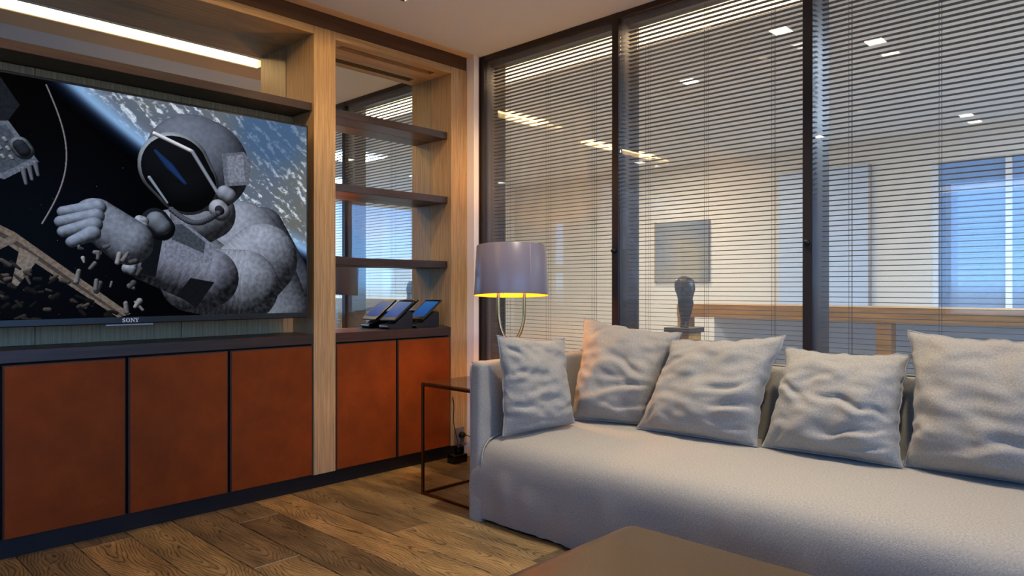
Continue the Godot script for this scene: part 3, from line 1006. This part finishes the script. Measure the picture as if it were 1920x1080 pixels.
func sofa():
	var s = thing("sofa", Vector3(2.7, 0, 2.4), "long low sofa in a loose grey linen slipcover", "sofa")
	var n1 = noise(2.2, 31, 3)
	var n2 = noise(7.0, 32, 2)
	# seat and front skirt: one outline drawn along z, with soft waves
	var prof := [Vector2(SX + 0.012, 0.012), Vector2(SX + 0.004, 0.06), Vector2(SX, 0.12), Vector2(SX, 0.18), Vector2(SX, 0.24), Vector2(SX + 0.002, 0.285), Vector2(SX + 0.008, 0.322), Vector2(SX + 0.022, 0.352), Vector2(SX + 0.046, 0.376), Vector2(SX + 0.085, 0.392), Vector2(SX + 0.14, 0.402), Vector2(SX + 0.22, 0.411), Vector2(SX + 0.32, 0.419), Vector2(SX + 0.44, 0.426), Vector2(SX + 0.56, 0.429), Vector2(SX + 0.68, 0.428), Vector2(3.07, 0.422)]
	var st = smooth_begin()
	var g := []
	var nz := 220
	var z0 := SZ0 + 0.076
	for i in nz + 1:
		var z: float = lerpf(z0, SZ1, pow(float(i) / nz, 1.15))
		var row := []
		for p in prof:
			var f := smoothstep(0.40, 0.10, p.y)
			var hang: float = 0.010 * n1.get_noise_3d(p.x, p.y * 0.8, z * 1.6) + 0.004 * n2.get_noise_3d(p.x * 0.6, p.y * 1.2, z * 0.8)
			# a slack diagonal fold running down from the arm seam
			var dz: float = z - z0
			var d: float = (p.y - (0.235 - 0.42 * dz + 0.25 * dz * dz))
			var sag: float = 0.020 * exp(-pow(d / 0.022, 2.0)) * smoothstep(0.0, 0.04, dz) * smoothstep(0.65, 0.2, dz)
			var top: float = 0.004 * n1.get_noise_3d(p.x * 1.5, 3.0, z * 1.2) + 0.002 * n2.get_noise_2d(p.x, z)
			var tuck: float = 0.016 * exp(-dz / 0.018) * (1.0 - f)
			var over: float = smoothstep(0.275, 0.225, p.y) * maxf(0.0, 1.0 - dz / 0.10)
			row.append(Vector3(p.x - (hang + sag) * maxf(f, 0.25) - 0.005 * over, p.y + top * (1.0 - f) - tuck + (0.006 * n2.get_noise_1d(z * 1.7) if p.y < 0.03 else 0.0), z - 0.067 * over) - s.position)
		g.append(row)
	sheet(st, g)
	# left end
	var endw := []
	for p in g[0]: endw.append(p)
	var low := []
	for p in g[0]: low.append(Vector3(p.x, 0.0, p.z))
	sheet(st, [endw, low])
	put("seat", finish(st), M.linen, s)
	# base under the cover
	block("base", Vector3(SX + 0.06, 0.02, SZ0 + 0.09), Vector3(3.06, 0.33, SZ1 - 0.02), M.gap, s)
	# arms and back
	var wob = func(p: Vector3, n: Vector3) -> Vector3:
		return n * (0.005 * n1.get_noise_3dv(p * 1.6) + 0.0022 * n2.get_noise_3dv(p))
	var armwob = func(p: Vector3, n: Vector3) -> Vector3:
		var d: float = -0.371 + 0.026 - p.y
		var out := Vector3(n.x, 0, n.z)
		if d > 0.0 and out.length() > 0.02: return out.normalized() * (0.026 - sqrt(maxf(0.0, 0.026 * 0.026 - d * d)))
		return wob.call(p, n)
	var am = soft_box(Vector3(0.872, 0.742, 0.078), 0.026, 0.03, armwob)
	put("arm", am, M.linen, s, Vector3(SX + 0.436, 0.379, SZ0 + 0.039) - s.position)
	put("arm", am, M.linen, s, Vector3(SX + 0.436, 0.379, SZ1 + 0.039) - s.position)
	put("backrest", soft_box(Vector3(0.115, 0.745, SZ1 - SZ0 - 0.075), 0.03, 0.04, wob), M.linen, s, Vector3(3.126, 0.3825, (SZ0 + SZ1) * 0.5 + 0.038) - s.position)
	# raised seams
	var seam := []
	for k in 28:
		var t := k / 27.0
		seam.append(Vector3(SX + 0.012 + 0.84 * t, 0.744 + 0.003 * n2.get_noise_1d(t * 4.0), SZ0 + 0.008) - s.position)
	put("piping", tube(seam, 0.0042, 6), M.piping, s)
	seam = []
	for k in 20:
		var t := k / 19.0
		seam.append(Vector3(SX + 0.006, 0.03 + 0.70 * t, SZ0 + 0.006) - s.position)
	put("piping", tube(seam, 0.0042, 6), M.piping, s)
	seam = []
	for p in prof:
		if p.y > 0.23: seam.append(Vector3(p.x - 0.002, p.y + 0.001, z0 + 0.010) - s.position)
	put("piping", tube(seam.slice(0, 12), 0.0038, 6), M.piping, s)
	seam = []
	for k in 60:
		var t := k / 59.0
		seam.append(Vector3(3.085, 0.757 + 0.006 * n2.get_noise_1d(t * 20.0), lerpf(SZ0 + 0.06, SZ1, t)) - s.position)
	put("piping", tube(seam, 0.004, 6), M.piping, s)

# ------------------------------------------------------------------ cushions
# corners TL, TR, BR, BL as seen from the room; creases as [u0, v0, u1, v1, depth, width]
func cushion(label, c: Array, thick, sd, creases, m):
	var center: Vector3 = (c[0] + c[1] + c[2] + c[3]) * 0.25
	var nrm: Vector3 = ((c[1] - c[0]).cross(c[3] - c[0])).normalized()
	if nrm.dot(CAM - center) < 0: nrm = -nrm
	var foot: Vector3 = (c[2] + c[3]) * 0.5
	var t = thing("cushion", foot, label, "cushion", "linen cushions on the sofa")
	var n1 = noise(1.1, sd, 2)
	var n2 = noise(4.0, sd + 1, 2)
	var N := 56
	var edge := []
	for side in [1.0, -1.0]:
		var st = smooth_begin()
		var g := []
		for i in N + 1:
			var vv: float = 0.5 - 0.5 * cos(PI * i / N)
			vv = lerpf(vv, float(i) / N, 0.5)
			var row := []
			for j in N + 1:
				var uu: float = lerpf(0.5 - 0.5 * cos(PI * j / N), float(j) / N, 0.5)
				var p: Vector3 = (c[0].lerp(c[1], uu)).lerp(c[3].lerp(c[2], uu), vv)
				var a := 2.0 * uu - 1.0
				var b := 2.0 * vv - 1.0
				# edges curve inwards between the corners
				var pin: float = 0.105 * pow(absf(a), 3.0) * pow(1.0 - b * b, 0.7) + pow(absf(b), 3.0) * pow(1.0 - a * a, 0.7) * (0.085 if b < 0 else 0.02)
				pin += (0.035 * n1.get_noise_2d(a * 2.0 + 20.0, b * 2.0) + 0.02 * n2.get_noise_2d(a * 1.2 + 20.0, b * 1.2)) * pow(maxf(absf(a), absf(b)), 3.0) * (1.0 if b < 0.7 else 0.2)
				p = p.lerp(center, pin)
				var swell: float = pow(maxf(0.0, (1.0 - pow(absf(a), 2.8)) * (1.0 - pow(absf(b), 2.8))), 0.55)
				var hgt: float = thick * swell * (1.0 + 0.18 * b) * (1.0 if side > 0 else 0.4)
				var w: float = 0.0
				if side > 0:
					w = 0.020 * n1.get_noise_2d(a * 1.1, b * 1.5) + 0.0045 * n2.get_noise_2d(a * 0.35 + b * 0.25, b * 1.0)
					for k in creases:
						var s0 := Vector2(k[0], k[1])
						var s1 := Vector2(k[2], k[3])
						var q := Vector2(uu, vv + 0.05 * n1.get_noise_1d(uu * 2.5 + k[0] * 9.0))
						var tt: float = clampf((q - s0).dot(s1 - s0) / (s1 - s0).length_squared(), 0.0, 1.0)
						var dist: float = q.distance_to(s0.lerp(s1, tt))
						var taper: float = sin(PI * clampf(tt * 0.9 + 0.05, 0, 1))
						var below: float = (q - s0.lerp(s1, tt)).y
						w -= 1.35 * k[4] * exp(-pow(dist / k[5], 2.0)) * taper
						w += k[4] * 0.7 * exp(-pow((below - k[5] * 1.9) / (k[5] * 1.3), 2.0)) * taper * (1.0 if tt > 0.0 and tt < 1.0 else 0.3)
				p += nrm * (side * hgt + w * minf(1.0, swell * 1.6))
				row.append(p - foot)
			g.append(row)
		sheet(st, g, side > 0)
		put("front" if side > 0 else "back", finish(st), m, t)
		if side > 0:
			for j in N + 1: edge.append(g[0][j])
			for i in range(1, N + 1): edge.append(g[i][N])
			for j in range(N - 1, -1, -1): edge.append(g[N][j])
			for i in range(N - 1, 0, -1): edge.append(g[i][0])
	put("seam_edge", tube(edge, 0.0036, 6, true), M.piping, t)
	return t

func cushions():
	cushion("small upright cushion leaning on the sofa arm below the lamp", [Vector3(2.350, 0.878, 1.066), Vector3(2.746, 0.852, 1.155), Vector3(2.712, 0.440, 1.245), Vector3(2.358, 0.408, 1.097)], 0.072, 101,
		[[0.05, 0.42, 0.35, 0.30, 0.010, 0.025], [0.1, 0.62, 0.7, 0.50, 0.006, 0.03], [0.02, 0.75, 0.4, 0.70, 0.007, 0.025], [0.15, 0.92, 0.7, 0.90, 0.007, 0.025], [0.05, 0.1, 0.28, 0.16, 0.008, 0.03]], M.linen)
	cushion("tilted cushion standing tall, warmed by the lamp", [Vector3(2.965, 0.945, 1.104), Vector3(3.045, 0.884, 1.640), Vector3(2.930, 0.436, 1.545), Vector3(2.800, 0.436, 1.146)], 0.105, 111,
		[[0.15, 0.16, 0.36, 0.02, 0.012, 0.03], [0.42, 0.36, 0.80, 0.50, 0.014, 0.035], [0.38, 0.70, 0.92, 0.60, 0.016, 0.03], [0.45, 0.86, 0.95, 0.80, 0.010, 0.03], [0.35, 0.52, 0.7, 0.60, 0.007, 0.03], [0.0, 0.55, 0.16, 0.50, 0.007, 0.02]], M.linen2)
	cushion("square cushion with a deep fold near its lower corner, beside the tilted cushion", [Vector3(2.970, 0.854, 1.628), Vector3(2.995, 0.899, 2.172), Vector3(2.850, 0.436, 2.108), Vector3(2.835, 0.434, 1.520)], 0.105, 121,
		[[0.48, 0.58, 0.92, 0.50, 0.016, 0.03], [0.60, 0.72, 0.98, 0.66, 0.018, 0.03], [0.10, 0.95, 0.16, 0.80, 0.010, 0.02], [0.1, 0.3, 0.3, 0.2, 0.006, 0.03], [0.72, 0.95, 0.97, 0.88, 0.010, 0.02]], M.linen)
	cushion("slumped low cushion in front of the partition post", [Vector3(3.000, 0.845, 2.165), Vector3(3.020, 0.846, 2.650), Vector3(2.890, 0.436, 2.650), Vector3(2.875, 0.436, 2.120)], 0.110, 131,
		[[0.02, 0.36, 0.30, 0.50, 0.012, 0.03], [0.34, 0.46, 0.95, 0.60, 0.018, 0.03], [0.5, 0.80, 0.95, 0.70, 0.015, 0.03], [0.08, 0.95, 0.16, 0.82, 0.010, 0.02], [0.2, 0.34, 0.5, 0.28, 0.007, 0.03], [0.6, 0.94, 0.98, 0.88, 0.014, 0.025]], M.linen)
	cushion("large smooth cushion with a raised corner beside the slumped cushion", [Vector3(3.000, 0.938, 2.640), Vector3(3.010, 0.93, 3.20), Vector3(2.93, 0.434, 3.23), Vector3(2.93, 0.436, 2.645)], 0.115, 141,
		[[0.0, 0.78, 0.12, 0.72, 0.014, 0.03], [0.35, 0.82, 0.9, 0.62, 0.012, 0.04], [0.1, 0.3, 0.6, 0.1, 0.006, 0.04]], M.linen2)

# ------------------------------------------------------------------ side table, lamp, coffee table
func side_table():
	var a := Vector3(2.388, 0, 0.458)
	var b := Vector3(2.985, 0.600, 0.915)
	var t = thing("side_table", Vector3(2.69, 0, 0.68), "bronze framed cube side table with a tinted glass top beside the sofa arm", "side table")
	var k := 0.014
	for x in [a.x, b.x - k]:
		for z in [a.z, b.z - k]:
			block("leg", Vector3(x, 0.0, z), Vector3(x + k, b.y - 0.008, z + k), M.bronze, t)
	for y in [0.0, b.y - 0.008 - k]:
		for z in [a.z, b.z - k]:
			block("rail", Vector3(a.x + k, y, z), Vector3(b.x - k, y + k, z + k), M.bronze, t)
		for x in [a.x, b.x - k]:
			block("rail", Vector3(x, y, a.z + k), Vector3(x + k, y + k, b.z - k), M.bronze, t)
	block("glass_top", Vector3(a.x + 0.002, b.y - 0.0078, a.z + 0.002), Vector3(b.x - 0.002, b.y, b.z - 0.002), M.bronze_glass, t, 0.001)

func lamp():
	var at := Vector3(2.8095, 0.6, 0.72)
	var t = thing("table_lamp", at, "table lamp with a mauve grey drum shade on a curved metal stem", "table lamp")
	# outer skin and gold lining of the shade
	var yb := 0.455
	var yt := 0.728
	var ax := Vector3(0.6921, 0, 0.7218)
	var sh = put("lamp_shade", lathe([Vector2(0.2045, yb), Vector2(0.2055, yb + 0.004), Vector2(0.192, yt - 0.003), Vector2(0.190, yt)].map(func(p): return Vector2(p.x, p.y - yb)), 72, true), shade_silk(), t, Vector3(0, yb + 0.004, 0))
	sh.basis = Basis(ax, deg_to_rad(-4.0))
	put("shade_lining", lathe([Vector2(0.2035, 0), Vector2(0.189, yt - yb)], 72), plain(Color(0.90, 0.66, 0.20), 0.45, 0.35), sh)
	put("shade_rim", lathe([Vector2(0.2035, 0), Vector2(0.2045, 0)], 72), plain(Color(0.85, 0.7, 0.4), 0.5), sh)
	put("shade_seam", tube([Vector3(0.2057, 0.003, 0), Vector3(0.1925, yt - yb - 0.002, 0)].map(func(p): return Basis(Vector3.UP, deg_to_rad(-105.0)) * p), 0.0007, 5), plain(Color(0.75, 0.74, 0.78), 0.5), sh)
	# two stems that meet in a curve, facing the room
	for sg in [-1.0, 1.0]:
		var pts := []
		for k in 41:
			var a: float = pow(k / 40.0, 1.6)
			var y: float = lerpf(0.205, yb + 0.07, a)
			var w: float = 0.073 * sqrt(clampf(1.0 - pow(1.0 - clampf(a / 0.5, 0.0, 1.0), 2.0), 0.0, 1.0)) * (0.93 + 0.07 * a)
			pts.append(ax * sg * w + Vector3(0, y, 0))
		put("stem", tube(pts, 0.0092, 12), M.nickel, t)
	put("foot_stem", tube([Vector3(0, 0.01, 0), Vector3(0, 0.12, 0), Vector3(0, 0.215, 0)], 0.0095, 14), M.nickel, t)
	put("foot", lathe([Vector2(0, 0.020), Vector2(0.075, 0.018), Vector2(0.082, 0.014), Vector2(0.083, 0.0), Vector2(0, 0.0)], 48, true), M.nickel, t)
	put("cross_bar", tube([ax * -0.08 + Vector3(0, yb + 0.07, 0), ax * 0.08 + Vector3(0, yb + 0.07, 0)], 0.005, 8), M.nickel, t)
	# spider struts under the shade
	for k in 3:
		var a := TAU * k / 3.0 + 0.5
		put("strut", tube([Vector3(0, yb + 0.072, 0), Vector3(cos(a) * 0.198, yb + 0.012, sin(a) * 0.198)], 0.0016, 5), M.nickel, t)
	put("bulb", lathe([Vector2(0, 0.04), Vector2(0.02, 0.034), Vector2(0.03, 0.018), Vector2(0.03, 0.0), Vector2(0.018, -0.022), Vector2(0.012, -0.04), Vector2(0, -0.04)], 24, true), glow(Color(1.0, 0.72, 0.36), 6.0), t, Vector3(0, yb + 0.13, 0))
	var l := OmniLight3D.new()
	l.name = "lamp_light"
	add_child(l)
	l.position = at + Vector3(0, yb + 0.13, 0)
	l.light_energy = 0.46
	l.light_color = Color(1.0, 0.70, 0.36)
	l.light_size = 0.03
	l.omni_range = 12.0
	l.omni_attenuation = 2.0
	l.shadow_enabled = true

func shade_silk():
	var m := plain(Color(0.50, 0.47, 0.51), 0.27)
	m.rim_enabled = true
	m.rim = 0.3
	return m

func coffee_table():
	var t = thing("coffee_table", Vector3(1.2, 0, 2.7), "low satin bronze brown coffee table with one rounded edge before the sofa", "coffee table")
	var m := veneer(noise_tex(0.15, 91, 3, Color(0.36, 0.285, 0.19), Color(0.40, 0.315, 0.21), 256), Vector3(2, 2, 2), 0.36)
	m.metallic = 0.55
	# rounded long edge towards the television wall; outline in z-y drawn along x, with a small round at the ends
	var outline := [Vector2(0.02, 0.128), Vector2(0.004, 0.14), Vector2(0.0, 0.16), Vector2(0.0, 0.30)]
	for k in range(1, 13):
		var q := PI * 0.5 * k / 12.0
		outline.append(Vector2(0.085 - 0.085 * cos(q), 0.325 + 0.060 * sin(q)))
	for k in range(1, 9): outline.append(Vector2(0.085 + (1.08 - 0.085) * k / 8.0, 0.385))
	outline.append_array([Vector2(1.095, 0.38), Vector2(1.10, 0.365), Vector2(1.10, 0.15), Vector2(1.08, 0.128)])
	var st = smooth_begin()
	var g := []
	var c := Vector2(0.5, 0.25)
	for e in [[0.547, 0.0], [0.547, 0.985], [0.550, 0.995], [0.556, 1.0], [0.80, 1.0], [1.30, 1.0], [1.60, 1.0], [1.788, 1.0], [1.794, 0.995], [1.797, 0.985], [1.797, 0.0]]:
		var row := []
		for p in outline:
			var d: Vector2 = (p - c)
			var q: Vector2 = c + d.normalized() * maxf(0.0, d.length() - (1.0 - e[1]) * 0.4) if e[1] > 0.0 else c
			row.append(Vector3(e[0], q.y, 2.142 + q.x) - t.position)
		row.append(row[0])
		g.append(row)
	sheet(st, g)
	put("top", finish(st), m, t)
	block("base", Vector3(0.62, 0, 2.22), Vector3(1.74, 0.126, 3.16), M.black, t)

# ------------------------------------------------------------------ outlet, cables, adapter
func small_things():
	var o = thing("wall_socket", Vector3(3.073, 0.148, 0), "grey wall socket at the foot of the end oak post", "socket")
	block("cover_plate", Vector3(3.031, 0.098, 0.0), Vector3(3.112, 0.198, 0.008), plain(Color(0.36, 0.37, 0.39), 0.45), o, 0.002)
	put("socket_insert", lathe([Vector2(0, 0.002), Vector2(0.021, 0.002), Vector2(0.024, 0.0)], 32), plain(Color(0.3, 0.3, 0.31), 0.5), o, Vector3(0.006, 0.004, 0.008), Vector3(PI * 0.5, 0, 0))
	var pl = thing("plug", Vector3(3.079, 0.152, 0.012), "black round plug in the wall socket with its cable", "plug")
	put("plug_body", lathe([Vector2(0, 0.034), Vector2(0.012, 0.033), Vector2(0.018, 0.026), Vector2(0.020, 0.0), Vector2(0, 0)], 28, true), M.plastic, pl, Vector3.ZERO, Vector3(PI * 0.5, 0, 0))
	var pts := []
	for k in 20:
		var a := k / 19.0
		pts.append(Vector3(0.008 + 0.05 * a, 0.0 - 0.13 * a * a, 0.030 + 0.10 * a))
	put("cable", tube(pts, 0.003, 7), M.plastic, pl)
	var ad = thing("power_adapter", Vector3(2.985, 0, 0.08), "glossy black power adapter block on the floor by the plinth", "adapter")
	put("housing", soft_box(Vector3(0.115, 0.055, 0.07), 0.008, 0.05, func(_p, _n): return Vector3.ZERO), plain(Color(0.02, 0.02, 0.022), 0.15), ad, Vector3(0, 0.0275, 0))
	put("upper_plug", soft_box(Vector3(0.055, 0.05, 0.045), 0.010, 0.05, func(_p, _n): return Vector3.ZERO), plain(Color(0.02, 0.02, 0.022), 0.15), ad, Vector3(0.02, 0.080, -0.005))
	var cpts := []
	for k in 30:
		var a := k / 29.0
		cpts.append(Vector3(3.006 + 0.010 * sin(a * 9.0) * (1.0 - a) + 0.006, 0.40 - 0.33 * a, 0.006 + 0.06 * a * a) - Vector3(2.985, 0, 0.08))
	put("cable", tube(cpts, 0.0028, 6), M.plastic, ad)
	var tc = thing("tablet_cable", Vector3(2.97, 0.85, -0.12), "thin black cable from the tablet stand by the oak side wall", "cable")
	put("wire", tube([Vector3(0.0, 0.012, 0.03), Vector3(0.012, 0.010, 0.05), Vector3(0.024, 0.003, 0.08), Vector3(0.030, 0.002, 0.10)], 0.0018, 6), M.plastic, tc)
